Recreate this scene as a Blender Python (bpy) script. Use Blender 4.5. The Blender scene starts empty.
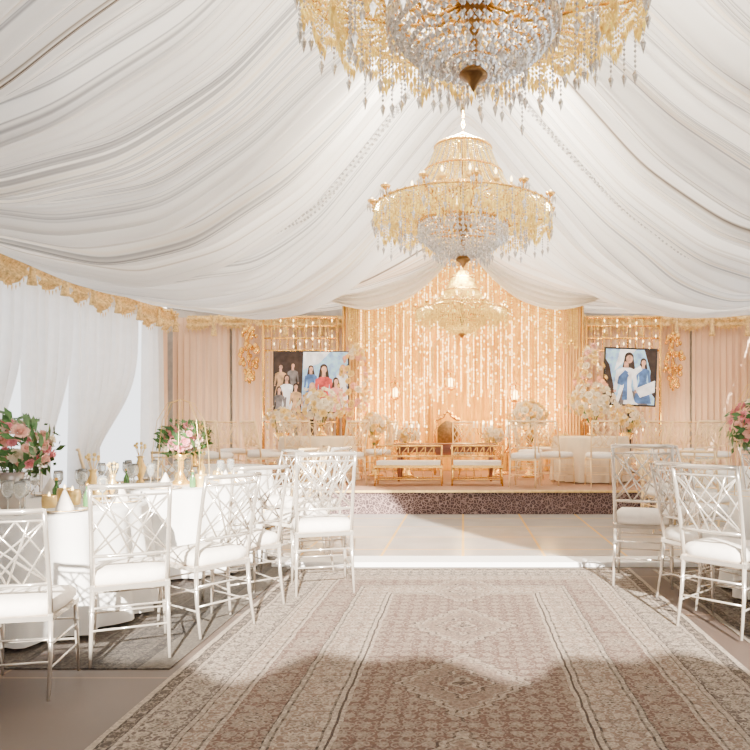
import bpy, math, random
import numpy as np
from mathutils import Vector, Matrix
random.seed(7); np.random.seed(7)
SC=bpy.context.scene; COL=SC.collection
pi=math.pi; sin=math.sin; cos=math.cos

# ---------------------------------------------------------------- materials
def nt(name):
    m=bpy.data.materials.new(name); m.use_nodes=True
    t=m.node_tree; t.nodes.clear(); return m,t
def mat(name,col,rough=.5,metal=0,emit=0,ecol=None,var=.12,scale=8,bump=0,trans=0,transm=0,alpha=1,ior=1.45,stretch=None,col2=None):
    m,t=nt(name); N=t.nodes; L=t.links
    out=N.new('ShaderNodeOutputMaterial'); p=N.new('ShaderNodeBsdfPrincipled')
    tc=N.new('ShaderNodeTexCoord'); mp=N.new('ShaderNodeMapping'); L.new(tc.outputs['Object'],mp.inputs[0])
    if stretch: mp.inputs['Scale'].default_value=stretch
    no=N.new('ShaderNodeTexNoise'); no.inputs['Scale'].default_value=scale; no.inputs['Detail'].default_value=3
    L.new(mp.outputs[0],no.inputs['Vector'])
    cr=N.new('ShaderNodeValToRGB'); c=np.array(col)
    cr.color_ramp.elements[0].position=.3; cr.color_ramp.elements[1].position=.7
    c2=np.array(col2) if col2 else np.clip(c*(1+var),0,1)
    cr.color_ramp.elements[0].color=(*np.clip(c*(1-var),0,1),1) if not col2 else (*c,1)
    cr.color_ramp.elements[1].color=(*c2,1)
    L.new(no.outputs[0],cr.inputs[0]); L.new(cr.outputs[0],p.inputs['Base Color'])
    p.inputs['Roughness'].default_value=rough; p.inputs['Metallic'].default_value=metal
    p.inputs['IOR'].default_value=ior
    if transm: p.inputs['Transmission Weight'].default_value=transm
    if alpha<1: p.inputs['Alpha'].default_value=alpha
    if emit:
        p.inputs['Emission Strength'].default_value=emit
        if ecol: p.inputs['Emission Color'].default_value=(*ecol,1)
        else: L.new(cr.outputs[0],p.inputs['Emission Color'])
    if bump:
        b=N.new('ShaderNodeBump'); b.inputs['Strength'].default_value=bump; b.inputs['Distance'].default_value=.02
        L.new(no.outputs[0],b.inputs['Height']); L.new(b.outputs[0],p.inputs['Normal'])
    if trans:
        tr=N.new('ShaderNodeBsdfTranslucent'); L.new(cr.outputs[0],tr.inputs[0])
        mx=N.new('ShaderNodeMixShader'); mx.inputs[0].default_value=trans
        L.new(p.outputs[0],mx.inputs[1]); L.new(tr.outputs[0],mx.inputs[2]); L.new(mx.outputs[0],out.inputs[0])
    else: L.new(p.outputs[0],out.inputs[0])
    return m

M={}
M['white']=mat('chair_white',(.74,.67,.58),.17,.7,var=.05)
M['ivory']=mat('chair_ivory',(.86,.64,.34),.3,.35,var=.08)
M['cushion']=mat('cushion_cream',(.86,.79,.71),.8,var=.05,scale=30,bump=.1)
M['cloth']=mat('linen_cloth',(.82,.80,.77),.85,var=.04,trans=.05)
M['cloth2']=mat('linen_ivory',(.78,.62,.42),.85,var=.04,trans=.05)
M['gold']=mat('gold_metal',(.90,.52,.13),.26,.8,var=.2,scale=20)
M['golddk']=mat('gold_antique',(.26,.14,.05),.35,.8,var=.3,scale=20)
M['goldlace']=mat('gold_lace',(.80,.52,.21),.7,.0,var=.4,scale=26,bump=.8,emit=.05)  # faint emission adds a glow to the lace, which is no lamp
M['crystal']=mat('crystal_clear',(.86,.79,.68),.05,.5,var=.5,emit=.07,scale=60)  # slight emission put into the clear crystals; bulbs are separate
M['amber']=mat('crystal_amber',(.97,.56,.14),.10,.3,var=.45,emit=.48,scale=18)  # warm emission makes the amber crystals glow by themselves
M['bulb']=mat('bulb_glow',(1,.8,.5),.4,emit=16,ecol=(1,.68,.28))
M['fairy']=mat('fairy_light',(1,.8,.5),.4,emit=11,ecol=(1,.66,.25))
M['glass']=mat('glass_clear',(.92,.94,.93),.05,0,transm=.85,var=.02)
M['green']=mat('leaf_green',(.045,.13,.03),.5,var=.4,scale=20)
M['greenglass']=mat('green_glass',(.12,.30,.10),.1,transm=.4,var=.1)
M['pink']=mat('petal_pink',(.80,.30,.33),.7,var=.2,trans=.2)
M['peach']=mat('petal_peach',(.90,.52,.42),.7,var=.15,trans=.2)
M['cream']=mat('petal_cream',(.92,.82,.62),.7,var=.08,trans=.2)
M['yellowp']=mat('petal_yellow',(.92,.68,.26),.7,var=.15,trans=.2)
M['silver']=mat('vase_silver',(.55,.50,.45),.25,.6,var=.15)
M['wood']=mat('wood_red',(.18,.05,.025),.35,var=.3,scale=6,stretch=(1,12,12))
M['black']=mat('bezel_black',(.02,.02,.022),.3)
M['grass']=mat('wall_white',(.62,.57,.52),.8)
M['curtain']=mat('sheer_white',(.92,.91,.90),.9,var=.03,trans=.45)
M['swagcloth']=mat('swag_white',(.86,.81,.72),.9,var=.04,trans=.1)
M['blush']=mat('drape_blush',(.84,.60,.42),.9,var=.10,trans=.0,scale=4,stretch=(1,1,.1))
M['backgold']=mat('drape_gold',(.80,.43,.07),.7,var=.35,emit=.16,scale=3,stretch=(3,2,.3))  # emission puts a warm glow into the cloth itself
M['ivorydrape']=mat('drape_ivory',(.88,.60,.26),.9,var=.08,trans=.1,scale=4,stretch=(1,1,.1))
M['frame']=mat('tent_frame',(.8,.8,.8),.4,.2)
M['candle']=mat('candle_wax',(.95,.88,.75),.6,emit=.15)
M['greygold']=mat('gilt_light',(.92,.62,.23),.3,.6,var=.2,scale=14)

def ceiling_mat():  # tan trim ribbons, plus gray and dark stripes painting pleat shade into the cloth
    m,t=nt('tent_fabric_shaded'); N=t.nodes; L=t.links
    out=N.new('ShaderNodeOutputMaterial')
    at=N.new('ShaderNodeAttribute'); at.attribute_name='fold_coord'
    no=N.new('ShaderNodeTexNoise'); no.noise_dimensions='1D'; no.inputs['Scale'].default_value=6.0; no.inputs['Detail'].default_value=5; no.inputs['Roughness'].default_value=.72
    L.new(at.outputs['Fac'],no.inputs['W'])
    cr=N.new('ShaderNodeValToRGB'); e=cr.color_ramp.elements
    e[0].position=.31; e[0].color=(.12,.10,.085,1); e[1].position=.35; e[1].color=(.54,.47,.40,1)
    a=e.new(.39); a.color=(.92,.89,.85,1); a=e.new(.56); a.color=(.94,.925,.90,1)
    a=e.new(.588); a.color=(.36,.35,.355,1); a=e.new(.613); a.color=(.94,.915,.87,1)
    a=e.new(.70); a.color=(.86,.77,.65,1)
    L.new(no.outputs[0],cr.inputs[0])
    p=N.new('ShaderNodeBsdfDiffuse'); tr=N.new('ShaderNodeBsdfTranslucent')
    L.new(cr.outputs[0],p.inputs[0]); L.new(cr.outputs[0],tr.inputs[0])
    mx=N.new('ShaderNodeMixShader'); mx.inputs[0].default_value=.14
    L.new(p.outputs[0],mx.inputs[1]); L.new(tr.outputs[0],mx.inputs[2]); L.new(mx.outputs[0],out.inputs[0])
    return m
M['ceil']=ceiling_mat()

def rug_mat(name,hw,y1,dark=1.0,cx=0):
    m,t=nt(name); N=t.nodes; L=t.links
    def mth(op,a,b=None,c=None):
        n=N.new('ShaderNodeMath'); n.operation=op
        for i,v in enumerate((a,b,c)):
            if v is None: continue
            if isinstance(v,(int,float)): n.inputs[i].default_value=v
            else: L.new(v,n.inputs[i])
        return n.outputs[0]
    out=N.new('ShaderNodeOutputMaterial'); p=N.new('ShaderNodeBsdfPrincipled'); p.inputs['Roughness'].default_value=.95
    tc=N.new('ShaderNodeTexCoord'); sp=N.new('ShaderNodeSeparateXYZ'); L.new(tc.outputs['Object'],sp.inputs[0])
    nw=N.new('ShaderNodeTexNoise'); nw.inputs['Scale'].default_value=6; L.new(tc.outputs['Object'],nw.inputs['Vector'])
    wob=mth('MULTIPLY',mth('SUBTRACT',nw.outputs[0],.5),.03)
    x=mth('ADD',sp.outputs[0],wob); y=mth('ADD',sp.outputs[1],wob)
    if cx: x=mth('SUBTRACT',x,cx)
    ax=mth('ABSOLUTE',x)
    de=mth('MINIMUM',mth('SUBTRACT',hw,ax),mth('SUBTRACT',y1,y))
    def ramp(inp,stops,const=True):
        r=N.new('ShaderNodeValToRGB'); r.color_ramp.interpolation='CONSTANT' if const else 'LINEAR'
        e=r.color_ramp.elements
        while len(e)>1: e.remove(e[-1])
        e[0].position=stops[0][0]; e[0].color=(*stops[0][1],1)
        for s,c in stops[1:]:
            q=e.new(s); q.color=(*c,1)
        L.new(inp,r.inputs[0]); return r.outputs[0]
    cr=(.60,.49,.38); ro=(.18,.095,.07); dk=(.04,.024,.019); pk=(.30,.20,.145); tn=(.42,.32,.24); gy=(.15,.11,.09)
    W1=(1,1,1); W0=(.45,.45,.45)
    bg=ramp(de,[(0,cr),(.03,dk),(.045,tn),(.085,dk),(.095,cr),(.115,gy),(.31,dk),(.32,cr),(.34,dk),(.35,pk),(.44,dk),(.45,cr),(.47,ro),(.68,dk),(.69,cr),(.71,dk),(.72,pk),(.91,dk),(.92,cr),(.945,dk),(.955,cr),(.975,ro)])
    msk=ramp(de,[(0,W0),(.045,W1),(.085,W0),(.115,W1),(.31,W0),(.35,W1),(.44,W0),(.47,W1),(.68,W0),(.72,W1),(.91,W0),(.975,W1)])
    fg=ramp(de,[(0,tn),(.03,cr),(.045,dk),(.085,cr),(.095,ro),(.115,cr),(.31,cr),(.32,ro),(.34,cr),(.35,cr),(.44,cr),(.45,ro),(.47,tn),(.68,cr),(.69,dk),(.71,cr),(.72,cr),(.91,cr),(.92,ro),(.975,tn)])
    def vor(sc,dist,c,w):
        v=N.new('ShaderNodeTexVoronoi'); v.inputs['Scale'].default_value=sc; v.distance=dist; v.inputs['Randomness'].default_value=.6; L.new(tc.outputs['Object'],v.inputs['Vector'])
        return mth('LESS_THAN',mth('ABSOLUTE',mth('SUBTRACT',v.outputs['Distance'],c)),w)
    v1=vor(40,'MANHATTAN',.42,.13); v2=vor(20,'EUCLIDEAN',.38,.07); v3=vor(70,'CHEBYCHEV',.2,.1)
    def lat(fx,fy,th):
        a=mth('ABSOLUTE',mth('SINE',mth('MULTIPLY',x,fx))); b=mth('ABSOLUTE',mth('SINE',mth('MULTIPLY',y,fy)))
        return mth('GREATER_THAN',mth('ADD',a,b),th)
    l1=lat(34,34,1.6)
    k=mth('MAXIMUM',mth('MULTIPLY',v1,.75),mth('MULTIPLY',l1,.9)); k=mth('MAXIMUM',k,mth('MULTIPLY',v2,.85))
    k=mth('MULTIPLY',k,mth('SUBTRACT',1.0,mth('MULTIPLY',v3,.6)))
    k=mth('MULTIPLY',k,msk)
    mx=N.new('ShaderNodeMix'); mx.data_type='RGBA'; L.new(k,mx.inputs[0]); L.new(bg,mx.inputs[6]); L.new(fg,mx.inputs[7])
    def med(xs,per,sx,sc,cols,amt,prev):
        fy=mth('SUBTRACT',mth('MODULO',mth('ADD',y,3*per),per),per/2)
        r=mth('ADD',mth('MULTIPLY',xs,sx),mth('ABSOLUTE',fy)); r=mth('ADD',r,mth('MULTIPLY',mth('SINE',mth('MULTIPLY',fy,70/per)),.02))
        md=ramp(r,cols); mm=mth('MULTIPLY',mth('LESS_THAN',r,sc),amt); mm=mth('MULTIPLY',mm,mth('SUBTRACT',1.0,mth('MULTIPLY',v1,.8))); mm=mth('MULTIPLY',mm,mth('SUBTRACT',1.0,mth('MULTIPLY',v2,.8)))
        q=N.new('ShaderNodeMix'); q.data_type='RGBA'; L.new(mm,q.inputs[0]); L.new(prev,q.inputs[6]); L.new(md,q.inputs[7]); return q.outputs[2]
    c=med(ax,1.0,1.3,.46,[(0,dk),(.06,cr),(.09,ro),(.18,cr),(.20,dk),(.23,pk),(.36,cr),(.385,dk),(.40,cr),(.44,dk)],.75,mx.outputs[2])
    c=med(mth('ABSOLUTE',mth('SUBTRACT',ax,.925)),.36,1.6,.14,[(0,cr),(.035,dk),(.06,cr),(.075,pk),(.12,cr),(.13,dk)],.8,c)
    c=med(mth('ABSOLUTE',mth('SUBTRACT',ax,1.285)),.24,1.3,.10,[(0,ro),(.03,cr),(.045,dk),(.07,cr),(.09,dk)],.8,c)
    c=med(mth('ABSOLUTE',mth('SUBTRACT',ax,.68)),.26,1.4,.09,[(0,dk),(.03,cr),(.045,ro),(.07,cr),(.08,dk)],.8,c)
    no=N.new('ShaderNodeTexNoise'); no.inputs['Scale'].default_value=60; no.inputs['Detail'].default_value=4; L.new(tc.outputs['Object'],no.inputs['Vector'])
    r5=ramp(no.outputs[0],[(.3,(.4,.4,.4)),(.65,(1,1,1))],False)
    m5=N.new('ShaderNodeMix'); m5.data_type='RGBA'; m5.blend_type='MULTIPLY'; m5.inputs[0].default_value=.85
    L.new(c,m5.inputs[6]); L.new(r5,m5.inputs[7])
    m6=N.new('ShaderNodeMix'); m6.data_type='RGBA'; m6.blend_type='MULTIPLY'; m6.inputs[0].default_value=1
    L.new(m5.outputs[2],m6.inputs[6]); m6.inputs[7].default_value=(dark,dark,dark,1)
    L.new(m6.outputs[2],p.inputs['Base Color'])
    b=N.new('ShaderNodeBump'); b.inputs['Strength'].default_value=.4; b.inputs['Distance'].default_value=.01; L.new(no.outputs[0],b.inputs['Height']); L.new(b.outputs[0],p.inputs['Normal'])
    L.new(p.outputs[0],out.inputs[0]); return m
M['rug']=rug_mat('persian_rug',1.5,6.3,dark=.58)
M['rugdk']=rug_mat('persian_rug_dark',1.4,6.9,dark=.15,cx=-3.1)
M['rugdk2']=rug_mat('persian_rug_rose',1.4,6.6,dark=.4,cx=3.1)

def tile_mat(name,c1,c2,mort,bw,bh,rough=.35,ms=.008):
    m,t=nt(name); N=t.nodes; L=t.links
    out=N.new('ShaderNodeOutputMaterial'); p=N.new('ShaderNodeBsdfPrincipled'); p.inputs['Roughness'].default_value=rough
    tc=N.new('ShaderNodeTexCoord'); b=N.new('ShaderNodeTexBrick'); b.offset=0
    b.inputs['Scale'].default_value=1; b.inputs['Brick Width'].default_value=bw; b.inputs['Row Height'].default_value=bh; b.inputs['Mortar Size'].default_value=ms
    b.inputs['Color1'].default_value=(*c1,1); b.inputs['Color2'].default_value=(*c2,1); b.inputs['Mortar'].default_value=(*mort,1)
    L.new(tc.outputs['Object'],b.inputs['Vector'])
    no=N.new('ShaderNodeTexNoise'); no.inputs['Scale'].default_value=2.5; no.inputs['Detail'].default_value=5; L.new(tc.outputs['Object'],no.inputs['Vector'])
    mx=N.new('ShaderNodeMix'); mx.data_type='RGBA'; mx.blend_type='MULTIPLY'; mx.inputs[0].default_value=.35
    L.new(b.outputs[0],mx.inputs[6]); L.new(no.outputs[0],mx.inputs[7]); L.new(mx.outputs[2],p.inputs['Base Color']); L.new(p.outputs[0],out.inputs[0]); return m
M['floor']=tile_mat('floor_taupe',(.085,.055,.042),(.07,.046,.035),(.20,.12,.07),1.2,1.2,.65)
M['tile']=tile_mat('floor_pale',(.46,.43,.40),(.40,.37,.345),(.80,.48,.14),.8,.8,.25,.014)
M['trim']=mat('trim_white',(.86,.84,.82),.5,var=.03)
M['stagetop']=mat('stage_carpet',(.32,.18,.11),.9,var=.12,scale=30,bump=.2)
def vine_mat():
    m,t=nt('stage_vine'); N=t.nodes; L=t.links
    out=N.new('ShaderNodeOutputMaterial'); p=N.new('ShaderNodeBsdfPrincipled'); p.inputs['Roughness'].default_value=.9
    tc=N.new('ShaderNodeTexCoord'); v=N.new('ShaderNodeTexVoronoi'); v.inputs['Scale'].default_value=20; v.feature='DISTANCE_TO_EDGE'
    L.new(tc.outputs['Object'],v.inputs['Vector']); r=N.new('ShaderNodeValToRGB'); e=r.color_ramp.elements
    e[0].position=.03; e[0].color=(.26,.17,.15,1); e[1].position=.10; e[1].color=(.035,.018,.02,1)
    a=e.new(.3); a.color=(.05,.028,.028,1); a=e.new(.36); a.color=(.20,.13,.115,1)
    L.new(v.outputs[0],r.inputs[0]); L.new(r.outputs[0],p.inputs['Base Color']); L.new(p.outputs[0],out.inputs[0]); return m
M['vine']=vine_mat()

# ---------------------------------------------------------------- mesh builder
class MB:
    def __init__(s): s.v=[]; s.f=[]; s.mi=[]
    def add(s,vs,fs,mi=0):
        o=len(s.v); s.v+= [tuple(q) for q in vs]; s.f+=[tuple(i+o for i in f) for f in fs]; s.mi+=[mi]*len(fs)
    def box(s,c,d,mi=0,R=None):
        x,y,z=d[0]/2,d[1]/2,d[2]/2
        vs=[Vector((a*x,b*y,g*z)) for a in(-1,1) for b in(-1,1) for g in(-1,1)]
        if R: vs=[R@q for q in vs]
        vs=[q+Vector(c) for q in vs]
        s.add(vs,[(0,1,3,2),(4,6,7,5),(0,4,5,1),(2,3,7,6),(0,2,6,4),(1,5,7,3)],mi)
    def tube(s,pts,r,seg=8,mi=0,cap=True,closed=False):
        pts=[Vector(q) for q in pts]; n=len(pts)
        rs=r if isinstance(r,(list,tuple)) else [r]*n
        vs=[];prev=None
        for i,q in enumerate(pts):
            if closed: t=pts[(i+1)%n]-pts[i-1]
            else: t=pts[min(i+1,n-1)]-pts[max(i-1,0)]
            t.normalize()
            if prev is None:
                a=Vector((0,0,1)) if abs(t.z)<.9 else Vector((1,0,0)); u=t.cross(a).normalized()
            else:
                u=(prev-t*prev.dot(t)).normalized()
            prev=u; w=t.cross(u)
            for k in range(seg):
                an=2*pi*k/seg; vs.append(q+(u*cos(an)+w*sin(an))*rs[i])
        fs=[]
        for i in range(n if closed else n-1):
            j=(i+1)%n
            for k in range(seg):
                fs.append((i*seg+k,i*seg+(k+1)%seg,j*seg+(k+1)%seg,j*seg+k))
        if cap and not closed:
            fs.append(tuple(range(seg))[::-1]); fs.append(tuple((n-1)*seg+k for k in range(seg)))
        s.add(vs,fs,mi)
    def lathe(s,prof,seg=24,c=(0,0,0),mi=0,wob=None,cap=True):
        vs=[];n=len(prof)
        for i,(r,z) in enumerate(prof):
            for k in range(seg):
                a=2*pi*k/seg; rr=r*(1+(wob(a,i/(n-1)) if wob else 0)); vs.append((c[0]+rr*cos(a),c[1]+rr*sin(a),c[2]+z))
        fs=[(i*seg+k,i*seg+(k+1)%seg,(i+1)*seg+(k+1)%seg,(i+1)*seg+k) for i in range(n-1) for k in range(seg)]
        if cap:
            if prof[0][0]>1e-4: fs.append(tuple(range(seg))[::-1])
            if prof[-1][0]>1e-4: fs.append(tuple((n-1)*seg+k for k in range(seg)))
        s.add(vs,fs,mi)
    def octa(s,c,rx,rz=None,mi=0,dz=0):
        rz=rz or rx; x,y,z=c
        s.add([(x+rx,y,z),(x,y+rx,z),(x-rx,y,z),(x,y-rx,z),(x,y,z+rz),(x,y,z-rz-dz)],
              [(0,1,4),(1,2,4),(2,3,4),(3,0,4),(1,0,5),(2,1,5),(3,2,5),(0,3,5)],mi)
    def sph(s,c,r,seg=10,rings=6,mi=0,sz=1):
        s.lathe([(r*sin(pi*i/rings),-r*sz*cos(pi*i/rings)) for i in range(rings+1)],seg,c,mi,cap=False)
    def grid(s,fn,nu,nv,mi=0):
        vs=[fn(i/nu,j/nv) for i in range(nu+1) for j in range(nv+1)]
        w=nv+1
        s.add(vs,[(i*w+j,(i+1)*w+j,(i+1)*w+j+1,i*w+j+1) for i in range(nu) for j in range(nv)],mi)
    def mesh(s,name,mats,smooth=True):
        me=bpy.data.meshes.new(name); me.from_pydata(s.v,[],s.f)
        for m in mats: me.materials.append(M[m] if isinstance(m,str) else m)
        me.polygons.foreach_set('material_index',s.mi)
        if smooth: me.polygons.foreach_set('use_smooth',[True]*len(s.f))
        me.update(); return me
def obj(name,me,parent=None,loc=(0,0,0),rot=(0,0,0),sc=1,**kw):
    o=bpy.data.objects.new(name,me); COL.objects.link(o)
    o.location=loc; o.rotation_euler=rot; o.scale=(sc,)*3 if isinstance(sc,(int,float)) else sc
    if parent: o.parent=parent
    for k,v in kw.items(): o[k]=v
    return o
def top(name,label,category,loc=(0,0,0),rz=0,sc=1,**kw):
    return obj(name,None,None,loc,(0,0,rz),sc,label=label,category=category,**kw)
def copy_thing(src,loc,rz=0,sc=None,**kw):
    def cp(o,par):
        n=o.copy(); COL.objects.link(n)
        if par: n.parent=par
        for c in kids.get(o.name,[]): cp(c,n)
        return n
    kids={}
    for o in bpy.data.objects:
        if o.parent: kids.setdefault(o.parent.name,[]).append(o)
    n=cp(src,None); n.location=loc; n.rotation_euler=(0,0,rz)
    if sc: n.scale=(sc,)*3 if isinstance(sc,(int,float)) else sc
    for k,v in kw.items(): n[k]=v
    return n

# ---------------------------------------------------------------- room
W=6.4; YB=15.0; EAVE=3.65
def flat_obj(name,x0,x1,y0,y1,z0,z1,m,**kw):
    b=MB(); b.box(((x0+x1)/2,(y0+y1)/2,(z0+z1)/2),(x1-x0,y1-y0,z1-z0)); return obj(name,b.mesh(name,[m],False),**kw)
flat_obj('floor',-7,7,-2.2,16,-.1,0,'floor',kind='structure')
flat_obj('wall_back',-6.5,6.5,YB+.15,YB+.25,0,5.4,'grass',kind='structure')
def side_wall(name,x,segs,low=0,):
    b=MB()
    for (y0,y1,z0,z1) in segs: b.box((x,(y0+y1)/2,(z0+z1)/2),(.08,y1-y0,z1-z0))
    return obj(name,b.mesh(name,['grass'],False),kind='structure')
WY0,WY1=2.6,9.2
side_wall('wall_left',-W-.08,[(-2,8.4,0,3.8),(8.4,14.4,3.45,3.8),(14.4,15.2,0,3.8)])
side_wall('wall_right',W+.08,[(-2,WY0,0,3.8),(WY0,WY1,3.5,3.8),(WY1,15.2,0,3.8)])
YF=-1.95; GX0,GX1=-1.5,2.7  # added wall behind the camera, unseen; its opening shapes the sun patch
b=MB()
b.box(((-6.5+GX0)/2,YF,3.2),(GX0+6.5,.06,6.4)); b.box(((6.5+GX1)/2,YF,3.2),(6.5-GX1,.06,6.4)); b.box(((GX0+GX1)/2,YF,6.1),(GX1-GX0,.06,.8))
def shadow_edge(u,v):  # wavy lower edge, shaped to ripple the border of the sun patch
    X=GX0+(GX1-GX0)*u; return (X,YF,(2.40+.07*sin(X*4.2)+.05*sin(X*9+1))*v)
b.grid(shadow_edge,60,1)
obj('wall_front_sunmask',b.mesh('wall_front_sunmask',['grass'],False),kind='structure')
def window(name,x,y0,y1,n):
    b=MB()
    for i in range(n+1):
        y=y0+(y1-y0)*i/n; b.box((x,y,1.73),(.07,.06,3.44))
    for z in (.04,3.42): b.box((x,(y0+y1)/2,z),(.07,y1-y0,.06))
    obj(name,b.mesh(name,['frame'],False),kind='structure')
window('window_1',-W-.08,8.4,14.4,3)
window('window_unseen',W+.08,WY0,WY1,2)  # unseen opening, kept wide to let sky light in

PX=np.array([0,.5,1.08,1.9,2.8,3.8,5.2,6.4]); PH=np.array([6.25,5.75,5.1,4.25,3.65,3.36,3.42,3.68])
PH2=np.array([4.95,4.52,4.18,3.90,3.76,3.70,3.70,3.75])
def smoothed(P):
    xs=np.linspace(-6.4,6.4,513); h=np.interp(np.abs(xs),PX,P)
    k=np.exp(-np.linspace(-2,2,33)**2); k/=k.sum()
    hp=np.pad(h,16,mode='reflect',reflect_type='odd'); return xs,np.convolve(hp,k,'valid')
xs_,A_=smoothed(PH); _,B_=smoothed(PH2)
def goff(X,Y): return .16*np.sin(X*.9+Y*.7)+.07*np.sin(X*2.1+1.7*Y)
def fold_coord(X,Y): return Y+goff(X,Y)
def ceil_h(X,Y,s=None):
    a=np.interp(X,xs_,A_); b=np.interp(X,xs_,B_)
    t=np.clip((Y-11.9)/1.5,0,1); t=t*t*(3-2*t)
    h=a*(1-t)+b*t
    ax=np.abs(X)/6.4
    env=np.sin(pi*np.clip(ax*.92+.08,0,1))
    bay=(Y/3.0)%1.0
    h=h-.30*np.sin(pi*bay)*env*(1-t)
    if s is None: s=fold_coord(X,Y)
    amp=.6+.4*np.sin(s*2.1+1)
    f=-.32*amp*np.abs(np.sin(pi*s/.46+.9*np.sin(s*1.1)))
    f=f-.17*(.55+.45*np.sin(X*.8+s*1.3))*np.abs(np.sin(pi*s/.18+1.2*np.sin(s*.8)))
    f=f-.04*np.abs(np.sin(pi*s/.085))
    fr=(s/.83)%1.0
    f=f+.28*fr**2*np.clip((1-fr)/.05,0,1)
    return h+f*(.25+.85*env)*(1-.6*t)+.12
xs=np.linspace(-6.4,6.4,151); ss=np.arange(-2.1,YB+.35,.015)
XX,SS=np.meshgrid(xs,ss,indexing='ij'); YY=SS.copy()
for _ in range(25): YY=.5*YY+.5*(SS-goff(XX,YY))
HH=ceil_h(XX,YY,SS); YY=np.clip(YY,-1.9,YB+.12)
verts=np.stack([XX,YY,HH],-1).reshape(-1,3); ny=len(ss); nx=len(xs)
I,J=np.meshgrid(np.arange(nx-1),np.arange(ny-1),indexing='ij'); a=(I*ny+J).ravel()
faces=np.stack([a,a+ny,a+ny+1,a+1],-1)
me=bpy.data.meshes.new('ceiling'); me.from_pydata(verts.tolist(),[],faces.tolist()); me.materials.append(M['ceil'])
me.polygons.foreach_set('use_smooth',[True]*len(me.polygons)); me.update()
at=me.attributes.new('fold_coord','FLOAT','POINT'); at.data.foreach_set('value',(SS+(XX>0)*37.3).ravel().astype(np.float32))
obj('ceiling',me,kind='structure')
b=MB()
for i in range(260):
    X=-6.2+12.4*i/259
    for k in range(3):
        yy=8.9+.035*k-float(goff(np.array(X),np.array(8.9))); b.octa((X+random.uniform(-.01,.01),yy,float(ceil_h(np.array(X),np.array(yy)))-.05),.02)
obj('trim_1',b.mesh('trim',['crystal'],False),kind='structure')

flat_obj('dance_floor',-3.2,3.6,6.85,10.05,.001,.02,'tile',label='pale polished tile dance floor before the stage',category='floor tiles')
flat_obj('trim_2',-1.75,2.2,6.40,6.70,.001,.045,'trim',kind='structure')
flat_obj('rug',-1.5,1.5,1.2,6.3,.007,.014,'rug',label='long beige and brown oriental aisle rug with patterned borders',category='rug')
flat_obj('rug',-4.5,-1.56,3.72,6.9,.001,.006,'rugdk',label='dark brown oriental rug under the round tables',category='rug')
flat_obj('rug',1.7,4.5,2.2,6.3,.001,.006,'rugdk2',label='dusty rose oriental rug under the round table',category='rug')

st=top('stage','low carpeted stage with vine-patterned front edge','stage',(0,12.5,0))
b=MB(); b.box((0,0,.165),(9.6,4.8,.33)); obj('platform',b.mesh('platform',['vine'],False),st)
b=MB(); b.box((0,0,.345),(9.64,4.84,.03)); obj('carpet',b.mesh('carpet',['stagetop'],False),st)
b=MB(); b.box((0,-2.43,.345),(9.66,.03,.03)); obj('edge_trim',b.mesh('edge_trim',['greygold'],False),st)
SZ=.361

# ---------------------------------------------------------------- drapes
def drape_mesh(x0,x1,z0,z1,amp,wl,nv=14,tie=None,mname='curtain',seed=0):
    rr=random.Random(seed); ph=rr.uniform(0,6); w=x1-x0; nu=max(24,int(abs(w)/wl*12))
    b=MB()
    def fn(u,v):
        z=z1+(z0-z1)*v
        uu=u; zz=0
        if tie:
            tz,tx,wd=tie
            k=math.exp(-((v-tz)/.34)**2) if v<tz else max(.55,math.exp(-((v-tz)/.5)**2))
            uu=u*(1-k*(1-wd))+tx*k*(1-wd)
        a=amp*(.6+.4*v)*(sin(2*pi*u*w/wl+ph+.9*sin(5*u+seed))+.35*sin(4.3*pi*u*w/wl+1.3*ph))
        return (x0+w*uu,a,z)
    b.grid(fn,nu,nv); return b.mesh(mname,[mname])
def curtain(x0,x1,z0,z1,amp,wl,mname,label,loc,rz=0,**kw):
    g=kw.pop('group',None)
    o=obj('curtain',drape_mesh(x0,x1,z0,z1,amp,wl,mname=mname,**kw),None,loc,(0,0,rz),label=label,category='curtain')
    if g: o['group']=g
    return o
for i,(a,c) in enumerate([(-6.2,-5.0),(-4.95,-3.6),(-3.55,-2.2),(2.2,3.5),(3.55,4.85),(4.9,6.15)]):
    curtain(a,c,.02,3.6,.035,.14,'blush','floor length peach pleated drape along the rear wall',(0,YB-.02,0),seed=i,group='blush drapes')
Lx=-W+.16
for i,(a,c,t) in enumerate([(7.2,8.55,None),(8.6,9.87,(.8,.05,.45)),(9.92,11.17,(.8,.05,.45)),(11.24,13.3,(.85,-.01,.20)),(13.75,14.4,None)]):
    curtain(a,c,.02,3.4,.095,.24,'curtain','sheer white curtain swept aside at a bright tent window',(Lx,0,0),pi/2,seed=10+i,tie=t,nv=28,group='window curtains')
curtain(14.45,14.8,.02,3.4,.03,.15,'blush','narrow blush drape at the corner',(Lx,0,0),pi/2,seed=31)
curtain(WY1+.1,11.5,.02,3.4,.05,.2,'curtain','sheer white curtain along the tent side',(W-.12,0,0),pi/2,seed=33)
curtain(11.6,14.8,.02,3.4,.05,.2,'blush','long blush drape along the tent side',(W-.12,0,0),pi/2,seed=34)
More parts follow.
